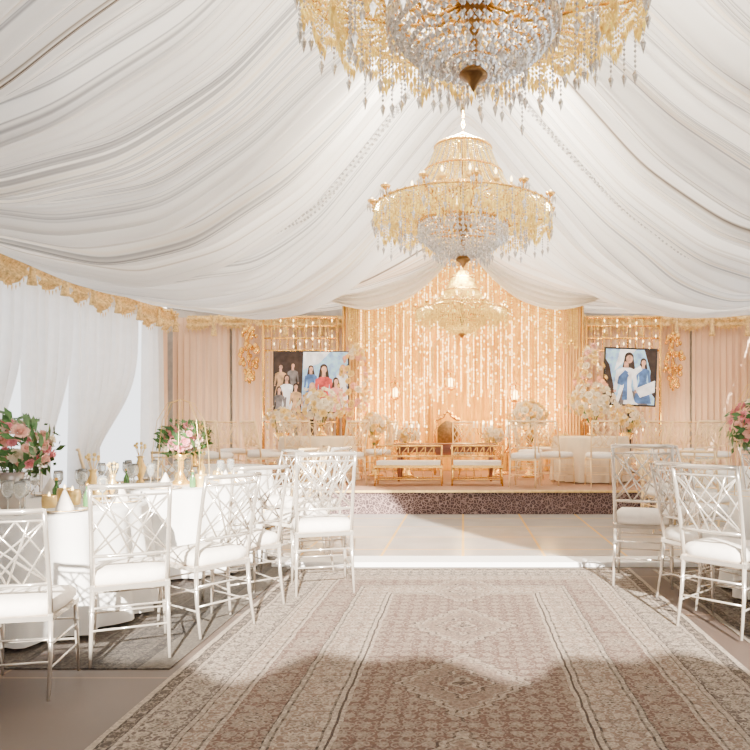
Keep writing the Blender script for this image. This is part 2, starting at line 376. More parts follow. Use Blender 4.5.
def valance(L0,L1,z,loc,rz,label,scal=.85,dep=.30):
    b=MB(); w=L1-L0; nu=int(w*60)
    def fn(u,v):
        X=L0+w*u; s=abs(sin(pi*X/scal+.3*sin(X*1.7))); d=.16+dep*s*(.85+.15*sin(X*2.9))
        return (X,.03*sin(X*46)*v+.05*sin(v*14*(.5+.5*s)+1)*s-.03*v,z-d*v)
    b.grid(fn,nu,14)
    o=obj('valance',b.mesh('valance',['goldlace']),None,loc,(0,0,rz),label=label,category='valance')
    b=MB()
    for i in range(int(w*12)):
        X=L0+i/12+.05; s=abs(sin(pi*X/scal+.3*sin(X*1.7))); d=.16+dep*s*(.85+.15*sin(X*2.9))
        b.sph((X+random.uniform(-.03,.03),-.05,z-random.uniform(.02,.10)),random.uniform(.02,.04),6,4)
        b.octa((X,-.04,z-d-.02),.012,.03,dz=.03)
    obj('floral_trim',b.mesh('floral_trim',['greygold']),o,kind='stuff')
    b=MB(); k=math.ceil(L0/scal)
    while k*scal<L1:
        X=k*scal; b.lathe([(.01,0),(.03,-.04),(.03,-.1),(.06,-.28),(.07,-.34),(.0,-.35)],8,(X,-.07,z-.1)); k+=1
    obj('tassels',b.mesh('tassels',['goldlace']),o,kind='stuff')
    return o
valance(6.5,14.6,3.66,(Lx+.26,0,0),pi/2,'scalloped gold lace valance with tassels over window curtains',.8,.36)
valance(-5.85,-2.4,3.62,(0,YB-.18,0),0,'scalloped gold lace valance over blush drapes',.75,.16)
valance(2.4,6.1,3.62,(0,YB-.18,0),0,'scalloped gold lace valance over blush drapes',.75,.16)

# ---------------------------------------------------------------- stage backdrop
bd=top('backdrop','glowing golden draped stage backdrop with strings of fairy lights','backdrop',(0,14.35,SZ))
def ztopf(X): return float(np.interp(X,xs_,B_))-.03-SZ
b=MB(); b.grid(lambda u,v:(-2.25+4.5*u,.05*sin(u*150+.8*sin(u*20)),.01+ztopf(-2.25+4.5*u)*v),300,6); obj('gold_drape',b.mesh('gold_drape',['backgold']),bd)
for sx in (-1,1):
    b=MB(); b.grid(lambda u,v:(sx*2.2+(-.2+.4*u),-.16+.04*sin(u*40),.01+3.4*v),60,6); obj('side_drape',b.mesh('side_drape',['ivorydrape']),bd)
    b=MB(); b.tube([(sx*2.42,-.16,0),(sx*2.42,-.16,3.35)],.03); obj('post',b.mesh('post',['gold']),bd)
    b=MB()
    def sw(u,v,sx=sx):
        X=2.75*u; zt=ztopf(X)+.12; drop=.05+.42*sin(pi*min(1,u*1.02))**.8
        return (sx*X,-.36-.05*sin(v*22)-.02*sin(v*50+u*3),zt-drop*v)
    b.grid(sw,40,40); obj('swag',b.mesh('swag',['swagcloth']),bd)
b=MB()
for r0,h0 in ((.62,2.35),(.9,2.45)):
    pts=[(-r0,-.14,0.01),(-r0,-.14,h0)]+[(-r0*cos(pi*i/16),-.14,h0+r0*.85*sin(pi*i/16)) for i in range(1,16)]+[(r0,-.14,h0),(r0,-.14,.01)]
    b.tube(pts,.02)
obj('arch_frame',b.mesh('arch_frame',['greygold']),bd)
b=MB()
for i in range(120):
    X=-2.3+4.6*i/119; ln=.45+.40*abs(sin(X*2.4))+.1*sin(X*31); zt=ztopf(X)-.1
    for j in range(int(ln/.05)): b.octa((X,-.24,zt-.02-j*.05),.016,.022)
    b.octa((X,-.24,zt-ln-.02),.022,.05)
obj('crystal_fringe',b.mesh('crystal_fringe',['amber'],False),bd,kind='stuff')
b=MB(); b2=MB(); rr=random.Random(3)
for i in range(100):
    X=-2.12+4.24*i/99+rr.uniform(-.02,.02); ln=rr.choice([3.0,3.3,2.6,2.8,2.4,3.2])
    if abs(X)<.55: ln=min(ln,2.6+.5*rr.random())
    n=int(ln/.055); zt=ztopf(X); cen=abs(X)<1.1; pl=.95 if i%(3 if cen else 4)==1 else (.2 if cen else .1)
    for k in range(n):
        z=zt-.12-k*.055+rr.uniform(-.01,.01); lit=rr.random()<pl
        (b2 if lit else b).octa((X+rr.uniform(-.004,.004),-.12-.02*(i%2),z),.012,.026)
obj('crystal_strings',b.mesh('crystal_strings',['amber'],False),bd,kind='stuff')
obj('fairy_lights',b2.mesh('fairy_lights',['fairy'],False),bd,kind='stuff')
b=MB(); b.lathe([(.0,.28),(.02,.26),(.02,.22),(.10,.16),(.11,.15)],8); b.lathe([(.11,-.14),(.11,-.16),(.05,-.2),(0,-.22)],8)
for k in range(4): b.tube([(.095*cos(k*pi/2),.095*sin(k*pi/2),-.15),(.095*cos(k*pi/2),.095*sin(k*pi/2),.16)],.01,6)
b.tube([(0,0,.27),(0,.15,.45)],.006,6); lc=b.mesh('cage',['gold'])
b=MB(); b.lathe([(0.045,-.13),(.045,.02),(0,.06)],10); ll=b.mesh('glow_bulb',['bulb'])
for x,z in ((-1.36,2.0),(-.25,2.2),(1.05,1.95)):
    o=obj('lantern',None,bd,(x,-.3,z-SZ)); obj('cage',lc,o); obj('glow_bulb',ll,o)

def side_frame(cx,w,label):
    o=top('lattice_screen',label,'screen frame',(cx,14.2,SZ))
    b=MB(); H=3.12
    for s in(-1,1): b.tube([(s*w/2,0,0),(s*w/2,0,H)],.028,8)
    for z in (.15,1.0,2.45,2.7,2.95,H): b.tube([(-w/2,0,z),(w/2,0,z)],.02 if z!=H else .03,8)
    obj('border',b.mesh('border',['gold']),o)
    b=MB(); n=9
    for i in range(1,n):
        x=-w/2+w*i/n; b.tube([(x,0,2.45),(x,0,H)],.01,6)
    obj('lattice',b.mesh('lattice',['gold']),o)
    b=MB(); b2=MB(); rr=random.Random(9)
    for k in range(28):
        z=3.05-k*.105
        for q in range(11): (b2 if rr.random()<.16 else b).octa((-w/2+.10+q*(w-.2)/10,-.04,z-.05*(q%2)),.014,.036)
    obj('crystal_drops',b.mesh('crystal_drops',['amber'],False),o,kind='stuff')
    obj('fairy_lights',b2.mesh('fairy_lights',['fairy'],False),o,kind='stuff')
side_frame(-3.3,1.5,'tall gold lattice frame with crystal drops behind a screen')
side_frame(3.25,1.5,'tall gold lattice frame with crystal drops behind a screen')

def flatcol(n,c,e=1.0): return mat('screen_'+n,c,.5,emit=e,var=.5,scale=9)
S={'bg':flatcol('sky',(.30,.50,.80),.7),'w':flatcol('white',(.85,.85,.85),1.0),'r':flatcol('red',(.50,.06,.06),.5),'p':flatcol('rose',(.70,.28,.25),.6),
'd':flatcol('dark',(.04,.025,.02),.15),'s':flatcol('skin',(.60,.33,.22),.5),'b':flatcol('blue',(.07,.15,.35),.5),'g':flatcol('grey',(.18,.16,.16),.3),'o':flatcol('tan',(.50,.30,.15),.5)}
SK=list(S)
def television(cx,cz,w,h,label,shapes,bg,tilt=0,bz=.015):
    o=top('television',label,'screen',(cx,13.85,SZ))
    zc=cz-SZ
    R=Matrix.Rotation(tilt,3,'Y')
    b=MB(); b.box((0,0,zc),(w,.05,h),0,R)
    obj('bezel',b.mesh('bezel',['black'],False),o)
    b=MB(); y=-.028
    m=.5-bz
    def poly(pts,k,dy):
        pts=[(max(-m,min(m,p[0])),max(-m,min(m,p[1]))) for p in pts]
        b.add([R@Vector((p[0]*w,0,p[1]*h))+Vector((0,y-dy,zc)) for p in pts],[tuple(range(len(pts)))],SK.index(k))
    poly([(-m,-m),(m,-m),(m,m),(-m,m)],bg,0)
    d=.001
    for s in shapes:
        d+=.0003
        if s[0]=='disc':
            _,x,z,r,k=s[:5]; q=s[5] if len(s)>5 else 1
            poly([(x+r*cos(2*pi*i/14)/w,z+q*r*sin(2*pi*i/14)/h) for i in range(14)],k,d)
        else: poly(s[1],s[2],d)
    obj('display',b.mesh('display',[S[k] for k in SK],False),o)
    b=MB(); b.box((0,.05,zc/2),(.07,.04,zc)); b.box((0,.02,.015),(.46,.3,.03)); obj('stand',b.mesh('stand',['black'],False),o)
def figure(x,z,s,body,hair='d',long_=True,lean=0,W_=1.0):
    X=lambda a:x+(a*s)/W_; Z=lambda a:z+a*s
    L=[]
    if long_: L.append(('p',[(X(-.05+lean),Z(.2)),(X(.05+lean),Z(.2)),(X(.08+lean),Z(.05)),(X(.06+lean),Z(-.05)),(X(-.07+lean),Z(-.03)),(X(-.08+lean),Z(.05))],hair))
    L+=[('p',[(X(-.025),Z(.12)),(X(.025),Z(.12)),(X(.03),Z(.03)),(X(-.03),Z(.03))],'s'),
        ('p',[(X(a),Z(c)) for a,c in ((-.05,.05),(.05,.05),(.12,.02),(.15,-.2),(.11,-.2),(.08,-.04),(.065,-.16),(.12,-.34),(.17,-.55),(-.17,-.55),(-.12,-.34),(-.065,-.16),(-.08,-.04),(-.11,-.2),(-.15,-.2),(-.12,.02))],body),
        ('disc',X(lean),Z(.17),.062*s,hair,1.1),('disc',X(lean+.006),Z(.15),.044*s,'s',1.25),
        ('disc',X(.13),Z(-.22),.02*s,'s'),('disc',X(-.13),Z(-.22),.02*s,'s'),
        ('p',[(X(-.03),Z(-.18)),(X(0),Z(-.18)),(X(-.02),Z(-.54)),(X(-.09),Z(-.54))],'g' if body=='w' else body)]
    return L
ww=1.5
F=lambda *a,**k: figure(*a,W_=ww/1.12,**k)
television(-3.0,2.15,ww,1.22,'wide screen showing a group of women in bright dresses',
   [('p',[(-.485,-.485),(-.13,-.485),(-.10,.485),(-.485,.485)],'d'),('p',[(-.12,-.485),(.485,-.485),(.485,-.25),(.2,-.3),(-.11,-.2)],'o'),('p',[(-.1,.2),(.1,.3),(.25,.485),(-.1,.485)],'w'),('p',[(.35,.1),(.485,.3),(.485,-.1),(.3,-.2)],'b')]
   +F(-.40,.12,.8,'o')+F(-.24,.15,.75,'g')+F(-.32,-.08,.9,'w')+F(-.2,-.2,.8,'o')+F(-.42,-.25,.8,'g')
   +F(.0,.08,.85,'b')+F(.42,.08,.9,'w','o')+F(.17,.02,1.2,'r')+F(.33,-.14,.95,'p')+F(.02,-.2,.85,'w','o'),'bg')
television(3.3,2.25,1.05,1.15,'screen showing a person in white and blue with another behind',
   [('p',[(-.47,-.47),(-.25,-.47),(-.32,-.1),(-.40,.2),(-.47,.3)],'d'),('p',[(.47,.47),(.25,.47),(.38,.1),(.35,-.2),(.47,-.35)],'d'),('p',[(-.3,-.47),(.35,-.47),(.1,-.25),(-.15,-.2)],'g'),('p',[(-.2,.47),(.1,.47),(-.3,.1)],'w')]
   +figure(.24,.1,1.0,'b')+figure(-.08,.08,1.5,'w',lean=.03)+[('p',[(-.22,.0),(-.1,.12),(.0,.06),(-.14,-.16),(-.24,-.12)],'b'),('p',[(-.05,.06),(.18,.2),(.22,.13),(.02,-.04)],'w'),('p',[(-.10,.04),(-.05,.04),(-.04,-.4),(-.14,-.4)],'b'),('p',[(.1,-.2),(.47,-.05),(.47,-.25),(.2,-.35)],'w')],'bg',tilt=.04,bz=.03)

# ---------------------------------------------------------------- chandelier
def chandelier(loc,R,label,n_arm=12,warm='amber',clear='crystal',dense=1,drop=1,cw=.22,uw=.36):
    o=top('chandelier',label,'chandelier',loc,0,1,group='crystal chandeliers')
    X,Y,Z=loc; H=float(ceil_h(np.array(X),np.array(Y)))-Z+.03
    k=R
    b=MB(); b.lathe([(.0,-.46*k),(.02*k,-.43*k),(.035*k,-.40*k),(.08*k,-.375*k),(.085*k,-.36*k),(.03*k,-.30*k),(.03*k,-.1*k),(.07*k,.0),(.09*k,.08*k),(.04*k,.16*k),(.03*k,.35*k),(.08*k,.42*k),(.03*k,.5*k),(.025*k,.8*k),(.07*k,.88*k),(.02*k,.98*k),(.01,1.05*k)],16)
    obj('stem',b.mesh('stem',['golddk']),o)
    b=MB(); z=1.03*k; i=0
    while z<H-.03:
        pts=[]; 
        for q in range(10):
            a=2*pi*q/10; u=.018*cos(a); w=.038*sin(a)+.03; pts.append((u,0,z+w) if i%2 else (0,u,z+w))
        b.tube(pts,.005,5,closed=True); z+=.062; i+=1
    b.tube([(0,0,1.03*k),(0,0,H)],.005,6); b.lathe([(0,H-.1),(.06,H-.08),(.1,H-.01),(0.1,H)],12)
    obj('chain',b.mesh('chain',['gold']),o)
    def ring(r,z,rad,m,name):
        b=MB(); n=56; b.tube([(r*cos(2*pi*q/n),r*sin(2*pi*q/n),z) for q in range(n)],rad,8,closed=True); 
        for q in range(n):
            a=2*pi*(q+.5)/n; b.octa((r*cos(a)*1.01,r*sin(a)*1.01,z),rad*1.7)
        obj(name,b.mesh(name,[m]),o)
    ring(.97*k,.16*k,.012*k,'gold','outer_ring'); ring(.62*k,.30*k,.014*k,'gold','middle_ring'); ring(.49*k,.02*k,.016*k,'gold','bowl_ring'); ring(cw*k,.86*k,.014*k,'gold','crown_ring'); ring(uw*k,.58*k,.012*k,'gold','upper_ring')
    b=MB(); prof=[(.05,.05),(.2,-.04),(.45,.0),(.7,.10),(.88,.12),(.97,.16),(.99,.22)]
    pp=[]
    for i in range(len(prof)-1):
        for t in (0,.5): pp.append((prof[i][0]*(1-t)+prof[i+1][0]*t,prof[i][1]*(1-t)+prof[i+1][1]*t))
    pp.append(prof[-1])
    b.tube([(x*k,0,z*k) for x,z in pp],.012*k,7)
    b.tube([(.3*k,0,.0),(.36*k,0,.12*k),(.45*k,0,.16*k),(.5*k,0,.08*k),(.44*k,0,.05*k)],.009*k,6)
    b.tube([(.65*k,0,.08),(.70*k,0,.20*k),(.80*k,0,.24*k),(.84*k,0,.18*k),(.78*k,0,.14*k)],.009*k,6)
    b.tube([(.1*k,0,.4*k),(.35*k,0,.3*k),(.52*k,0,.30*k),(.56*k,0,.36*k)],.009*k,6)
    b.lathe([(.0,.21*k),(.04*k,.22*k),(.055*k,.25*k),(.02*k,.245*k)],10,(.99*k,0,0))
    am=b.mesh('arm',['gold'])
    b=MB(); b.lathe([(.0,.35*k),(.04*k,.36*k),(.05*k,.38*k),(.018*k,.385*k),(.015*k,.42*k),(0,.425*k)],10,(.56*k,0,0))
    cm=b.mesh('candle',['greygold'])
    b=MB(); x,z=.56,.42; b.lathe([(0,z*k),(.012*k,(z+.015)*k),(.015*k,(z+.03)*k),(.006*k,(z+.06)*k),(0,(z+.07)*k)],8,(x*k,0,0))
    fm=b.mesh('bulb',['bulb'])
    b=MB(); x,z=.99,.24; b.lathe([(0,z*k),(.012*k,(z+.008)*k),(.014*k,(z+.02)*k),(.006*k,(z+.04)*k),(0,(z+.045)*k)],8,(x*k,0,0))
    fm2=b.mesh('bulb',['bulb'])
    for i in range(n_arm):
        a=2*pi*i/n_arm+.13
        obj('arm',am,o,rot=(0,0,a)); obj('candle',cm,o,rot=(0,0,a)); obj('bulb',fm,o,rot=(0,0,a)); obj('bulb',fm2,o,rot=(0,0,a))
    bc=MB(); ba=MB(); rr=random.Random(5)
    def strand(p0,p1,sag,n,B,s=.0115):
        for i in range(n+1):
            t=i/n; B.octa((p0[0]+(p1[0]-p0[0])*t,p0[1]+(p1[1]-p0[1])*t,p0[2]+(p1[2]-p0[2])*t-sag*4*t*(1-t)),s*k,s*1.3*k)
    NS=int(78*dense)
    for i in range(NS):
        a=2*pi*i/NS; c,s_=cos(a),sin(a)
        strand((cw*k*c,cw*k*s_,.86*k),(uw*k*c,uw*k*s_,.58*k),.02*k,12,ba if i%3 else bc)
        strand((uw*k*c,uw*k*s_,.58*k),(.62*k*c,.62*k*s_,.30*k),.04*k,15,ba if i%3 else bc)
        strand((.62*k*c,.62*k*s_,.30*k),(.97*k*c,.97*k*s_,.16*k),.04*k,17,bc if i%5==0 else ba)
        if i%2: strand((.49*k*c,.49*k*s_,.04*k),(.97*k*c,.97*k*s_,.14*k),.05*k,22,ba)
        strand((.06*k*c,.06*k*s_,1.0*k),(cw*k*c,cw*k*s_,.86*k),.0,6,ba)
    NB=44
    for j in range(11):
        t=j/10; r=.49*cos(t*pi/2*.93); z=.02-.34*sin(t*pi/2); n=max(10,int(NB*r/.49*1.6))
        for i in range(n):
            a=2*pi*(i+.5*(j%2))/n; bc.octa((r*k*cos(a),r*k*sin(a),z*k),.019*k,.023*k)
    for i in range(NB):
        a=2*pi*i/NB
        for j in range(18):
            t=j/17; r=.47*cos(t*pi/2*.93); z=.02-.33*sin(t*pi/2); bc.octa((r*k*cos(a),r*k*sin(a),z*k),.011*k)
    def fringe(r,z,n,l0,l1,B,wave=8,ds=.015):
        for i in range(n):
            a=2*pi*i/n; ln=(l0+(l1-l0)*(.5+.5*sin(i*2*pi/wave)))*k*rr.uniform(.8,1.2); x,y=r*k*cos(a),r*k*sin(a)
            m=max(2,int(ln/(.028*k)))
            for j in range(m): B.octa((x,y,z*k-j*ln/m),.010*k,.015*k)
            B.octa((x,y,z*k-ln-.02*k),ds*k,.032*k,dz=.035*k)
    fringe(.97,.15,int(140*dense),.06,.18,ba,11); fringe(.80,.12,int(110*dense),.06,.2,ba,9); fringe(.62,.28,100,.10,.22,ba)
    fringe(.97,.15,n_arm*3,.20*drop,.30*drop,bc,7,.018); fringe(.70,.08,n_arm*3,.22*drop,.30*drop,bc,7,.018)
    fringe(.49,-.0,56,.05,.10,bc); fringe(.30,-.20,30,.08,.14*drop,bc); fringe(cw,.85,50,.10,.18,ba); fringe(uw,.57,70,.10,.18,ba)
    for i in range(n_arm):
        a=2*pi*i/n_arm+.13; x,y=.99*k*cos(a),.99*k*sin(a)
        for q in range(6):
            bc.octa((x+.05*k*cos(q*pi/3),y+.05*k*sin(q*pi/3),.19*k),.013*k,.03*k,dz=.035*k)
        bc.octa((x,y,.02*k),.022*k,.04*k,dz=.05*k)
    obj('crystal_beads',bc.mesh('crystal_beads',[clear],False),o,kind='stuff')
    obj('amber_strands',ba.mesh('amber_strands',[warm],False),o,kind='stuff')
    return o
chandelier((.06,4.0,3.66),1.0,'large crystal chandelier with amber strands above the aisle rug',14,dense=1.6,drop=1.2)
chandelier((.0,7.7,3.48),1.0,'crystal chandelier with gold arms and a beaded bowl',12,dense=1.3,cw=.30,uw=.42)
chandelier((-.02,12.3,3.18),.82,'golden crystal chandelier hanging before the glowing backdrop',10,clear='amber')

# ---------------------------------------------------------------- chairs
def make_chair(frame,label,loc,rz,group,sc=1):
    o=top('banquet_chair',label,'chair',loc,rz,sc,group=group)
    b=MB(); b.lathe([(0,0),(.20,0),(.215,.015),(.215,.055),(.19,.08),(.1,.09),(0,.092)],24,(0,0,.43),cap=False)
    vs=[]
    for (x,y,z) in b.v:
        r=math.hypot(x,y)
        if r>1e-4:
            a=math.atan2(y,x); q=1/max(abs(cos(a)),abs(sin(a))); q=1+(q-1)*.75; x*=q*.97; y*=q*.97
        vs.append((x,y,z))
    b.v=vs; obj('cushion',b.mesh('cushion',['cushion']),o)
    b=MB(); b.box((0,0,.416),(.41,.41,.026)); obj('seat',b.mesh('seat',[frame],False),o)
    for sx in(-1,1):
        b=MB(); b.tube([(sx*.19,.19,.42),(sx*.195,.20,.2),(sx*.20,.215,0)],[.014,.012,.009],8); b.tube([(sx*.193,.197,.3),(sx*.193,.197,.31)],.017,8)
        obj('leg',b.mesh('leg',[frame]),o)
        b=MB(); b.tube([(sx*.19,-.19,.44),(sx*.195,-.205,.22),(sx*.20,-.25,0)],[.014,.012,.009],8); b.tube([(sx*.194,-.2,.29),(sx*.194,-.2,.30)],.017,8)
        obj('leg',b.mesh('leg',[frame]),o)
    b=MB()
    for z in (.16,.28):
        yb=-.215 if z<.2 else -.2
        for sx in(-1,1): b.tube([(sx*.196,.205,z),(sx*.196,yb,z)],.0062,6)
        b.tube([(-.196,.205,z+.03),(.196,.205,z+.03)],.0062,6); b.tube([(-.196,yb,z+.03),(.196,yb,z+.03)],.0062,6)
    obj('stretcher',b.mesh('stretcher',[frame]),o)
    def by(z): return -.19-.12*((z-.44)/.56)**1.3
    b=MB()
    for sx in(-1,1): b.tube([(sx*(.19+.01*t),by(.44+.56*t),.44+.56*t) for t in (0,.25,.5,.75,1)],[.014,.013,.012,.012,.012],8)
    def bow(z,x): return by(z)-.02*(1-(x/.2)**2)
    for z,r in ((.99,.015),(.94,.0065),(.60,.010)):
        b.tube([(x,bow(z,x),z) for x in (-.2,-.1,0,.1,.2)],r,8)
    def seg(x0,z0,x1,z1,r=.0055): b.tube([(x0+(x1-x0)*t,bow(z0+(z1-z0)*t,x0+(x1-x0)*t),z0+(z1-z0)*t) for t in(0,.5,1)],r,6)
    for x0,x1 in ((-.2,.2),(.2,-.2),(-.2,.07),(.2,-.07),(-.07,.2),(.07,-.2),(-.13,.0),(.13,.0)): seg(x0,.94,x1,.60)
    seg(-.07,.94,-.2,.72); seg(.07,.94,.2,.72); seg(-.07,.60,-.2,.82); seg(.07,.60,.2,.82)
    obj('backrest',b.mesh('backrest',[frame]),o)
    return o
wl='champagne white crossback banquet chair with cream cushion at a table'
T1=(-3.05,4.75); T2=(-2.68,6.5); TR=(2.95,5.3); T3=(-3.2,8.85); T4=(3.6,8.6); T5=(-2.45,11.8); T6=(2.15,11.8)
def face(p,t): return math.atan2(t[1]-p[1],t[0]-p[0])-pi/2
chair=make_chair('white',wl,(-2.15,3.44,.015),.2,'banquet chairs',.9)
white_ps=[((-1.90,4.0),.45,.97),((-1.66,4.5),.95,.98),((-1.60,5.06),.75,1.0),((-1.12,5.55),.30,1.08),((-1.48,6.2),.9,1.04),((-1.5,6.95),1.3,1.06),((-2.1,7.55),2.4,1),((-3.78,5.85),3.6,1),
          ((1.50,5.80),-.30,1.13),((1.70,4.5),-.80,1.04),((2.1,4.02),-.55,1.04),((2.15,6.45),-2.4,1.08),((3.0,6.65),-3.0,1.05),((1.76,5.14),-1.15,1.02)]
for p,r,s in white_ps:
    z=.0152 if p[1]<6.6 else .021
    copy_thing(chair,(p[0],p[1],z),r,s)
ich=make_chair('ivory','pale gold crossback banquet chair with cream cushion at a table',(T3[0]+.1,T3[1]-1.17,.021),face((.1,-1.15),(0,0)),'pale gold banquet chairs')
SC_=SZ+.002
for (tc,angs,z,r) in ((T3,(-.35,.3,3.6),.021,1.15),(T4,(3.9,3.25,2.65,4.6),.021,1.15),(T5,(-2.3,-1.6,-.9,.35,2.9),SC_,1.02),(T6,(-2.3,-1.6,-.9,-.15,2.9),SC_,1.02)):
    for a in angs:
        p=(tc[0]+r*cos(a),tc[1]+r*sin(a)); copy_thing(ich,(p[0],p[1],z),face(p,tc)+random.uniform(-.12,.12))
for x,y,rz in ((4.05,11.2,2.6),(4.1,12.6,2.4),(-4.15,11.2,3.6),(-4.1,12.5,3.9),(1.5,13.55,3.2),(-2.65,13.1,3.4),(3.55,10.6,.3),(-3.75,10.6,-.2),(.95,10.65,-.3),(3.5,12.0,2.4),(.0,12.7,3.1)):
    copy_thing(ich,(x,y,SC_),rz)

# ---------------------------------------------------------------- round tables
def make_table(loc,r,label,cl='cloth'):
    o=top('banquet_table',label,'table',loc)
    b=MB()
    prof=[(0,.75),(r*.5,.75),(r*.97,.75),(r,.745),(r*1.01,.72),(r*1.02,.6),(r*1.03,.45),(r*1.05,.25),(r*1.07,.02)]
    b.lathe(prof,120,(0,0,0),cap=False,wob=lambda a,t:(.05*max(0,(t-.4)/.6)*(sin(a*18+.8*sin(a*3))+.4*sin(a*31))))
    obj('tablecloth',b.mesh('tablecloth',[cl]),o)
    b=MB(); b.lathe([(.3,.0),(.3,.03),(.05,.06),(.05,.7),(r*.96,.7),(r*.96,.735),(0,.735)],40); obj('pedestal',b.mesh('pedestal',['wood']),o)
    return o
tl='round banquet table under a floor length white cloth'
make_table((*T1,.007),.82,tl); make_table((*T2,.007),.75,tl+' with flowers'); make_table((*TR,.007),.85,tl)
make_table((*T3,.021),.75,tl); make_table((*T4,.001),.75,tl); make_table((*T5,SZ),.62,'round table with ivory cloth standing on the stage','cloth2'); make_table((*T6,SZ),.62,'round table with ivory cloth standing on the stage','cloth2')

# ---------------------------------------------------------------- flowers
def rose_mesh(m):
    b=MB()
    for layer,(n,r,h,open_) in enumerate(((3,.25,.55,.05),(5,.55,.6,.35),(6,.9,.5,.8))):
        for k in range(n):
            a0=2*pi*k/n+layer*.6; wd=2*pi/n*.75
            def fn(u,v,a0=a0,wd=wd,r=r,h=h,op=open_):
                a=a0+(u-.5)*wd*2*(.5+.5*sin(pi*min(v+.15,1)))
                rad=r*(.25+.75*v**.6)+.12*op*v**3; z=-.35+h*v*1.6-op*.5*v**3-.15*(2*u-1)**2*v
                return (rad*cos(a),rad*sin(a),z)
            b.grid(fn,4,4)
    b.sph((0,0,-.1),.3,8,5)
    return b.mesh('bloom',[m])
ROSE={c:rose_mesh(c) for c in ('pink','peach','cream','yellowp')}
def bouquet(loc,R,label,cols,n,vase,vh,vr=.07,green=True,fs=.075,flat=.85,nl=240,cage=None):
    o=top('flower_arrangement',label,'flowers',loc)
    b=MB()
    if vase=='tall': prof=[(vr*.9,0),(vr,.01),(vr*.5,.05),(vr*.25,vh*.4),(vr*.3,vh*.8),(vr*.9,vh),(vr*.8,vh)]
    else: prof=[(vr*.7,0),(vr*.95,.01),(vr*1.05,vh*.3),(vr*.85,vh*.75),(vr*1.1,vh),(vr,vh)]
    b.lathe(prof,20); obj('vase',b.mesh('vase',['silver' if vase!='tall' else 'gold']),o)
    cz=vh+R*.75; rr=random.Random(int(loc[0]*100)+n)
    b=MB()
    for k in range(14): 
        a=rr.uniform(0,6.28); b.tube([(0,0,vh*.5),(R*.5*cos(a),R*.5*sin(a),cz)],.004,5)
    obj('stems',b.mesh('stems',['green']),o,kind='stuff')
    for i in range(n):
        ph=i*2.39996; zz=1-1.6*(i+.5)/n; q=math.sqrt(max(0,1-zz*zz)); rad=R*rr.uniform(.75,1.15)
        d=Vector((q*cos(ph),q*sin(ph),zz)); p=d*rad; p.z*=flat
        f=obj('bloom',ROSE[rr.choice(cols)],o,loc=(p.x,p.y,p.z+cz),sc=fs*rr.uniform(.55,1.35)); f.rotation_euler=d.to_track_quat('Z','Y').to_euler()
    if green:
        b=MB()
        for i in range(nl):
            ph=rr.uniform(0,6.28); zz=rr.uniform(-.85,1); q=math.sqrt(1-zz*zz); d=Vector((q*cos(ph),q*sin(ph),zz)); p=d*R*rr.uniform(.8,1.35); p.z*=flat; p.z+=cz
            u=d.cross(Vector((rr.random(),rr.random(),rr.random()))).normalized(); L=.025+.035*rr.random(); w=d.cross(u)*L*.38
            t=(d*.5+u).normalized()*L
            b.add([p-t,p+w,p+t,p-w],[(0,1,2,3)])
        obj('leaves',b.mesh('leaves',['green'],False),o,kind='stuff')
    if cage:
        w,h=cage; b=MB()
        for k in range(4):
            a=pi*k/4+.3
            b.tube([(w*cos(a)*c,w*sin(a)*c,z) for c,z in ((1,0.004),(.95,h*.4),(.8,h*.75),(.45,h*.95),(0,h),(-.45,h*.95),(-.8,h*.75),(-.95,h*.4),(-1,0.004))],.003,6)
        b.tube([(w*cos(2*pi*i/24),w*sin(2*pi*i/24),.005) for i in range(24)],.003,6,closed=True)
        obj('wire_cage',b.mesh('wire_cage',['greygold']),o)
    return o
TT=.757
bouquet((-2.90,4.5,TT),.21,'pink, peach and cream rose bouquet in a silver vase',['pink','peach','cream','pink','cream','peach'],64,'low',.24,.07,fs=.040)
bouquet((-2.58,6.4,TT),.17,'pink and peach bouquet inside a domed gold wire cage',['pink','peach','cream','pink'],46,'tall',.28,.09,fs=.040,cage=(.25,.78))
bouquet((2.34,5.45,TT),.25,'pink and cream bouquet in a gold wire cage',['pink','peach','cream','pink'],76,'tall',.34,.09,fs=.042,cage=(.27,.90))
cy=['cream','yellowp','cream']
bouquet((T5[0]+.08,T5[1]-.1,SZ+.757),.36,'cream and yellow flower ball on a stage table',cy,94,'tall',.22,.1,green=False,fs=.055)
bouquet((T6[0],T6[1]-.1,SZ+.757),.40,'cream and yellow flower ball on a stage table',cy,98,'tall',.22,.1,green=False,fs=.055)
bouquet((T3[0]-.2,T3[1],.779),.18,'cream flower arrangement on a round table',['cream','yellowp','cream'],36,'tall',.25,.09,fs=.05)
bouquet((T4[0],T4[1],.759),.2,'cream flower arrangement on a round table',['cream','yellowp','peach'],36,'tall',.3,.09,fs=.055)
bouquet((1.2,12.6,SZ),.32,'cream flower ball on a tall gold floor vase',cy,70,'tall',.85,.16,green=False,fs=.06)
bouquet((-1.62,12.95,SZ),.26,'cream flower ball on a tall gold floor vase',cy,50,'tall',.75,.16,green=False,fs=.055)
bouquet((3.0,12.85,SZ),.30,'cream flower ball on a tall gold floor vase',cy,60,'tall',.8,.16,green=False,fs=.06)
bouquet((-3.3,12.75,SZ),.30,'cream flower ball on a tall gold floor vase',cy,60,'tall',.8,.16,green=False,fs=.055)
bouquet((1.85,12.85,SZ),.22,'low cream flower mound in a gold bowl on the stage',cy,50,'tall',.4,.16,green=False,fs=.055)
bouquet((.55,12.75,SZ),.18,'low cream flower mound in a gold bowl on the stage',cy,36,'tall',.6,.12,green=False,fs=.05)
bouquet((-1.0,12.75,SZ),.18,'low cream flower mound in a gold bowl on the stage',cy,36,'tall',.6,.12,green=False,fs=.05)
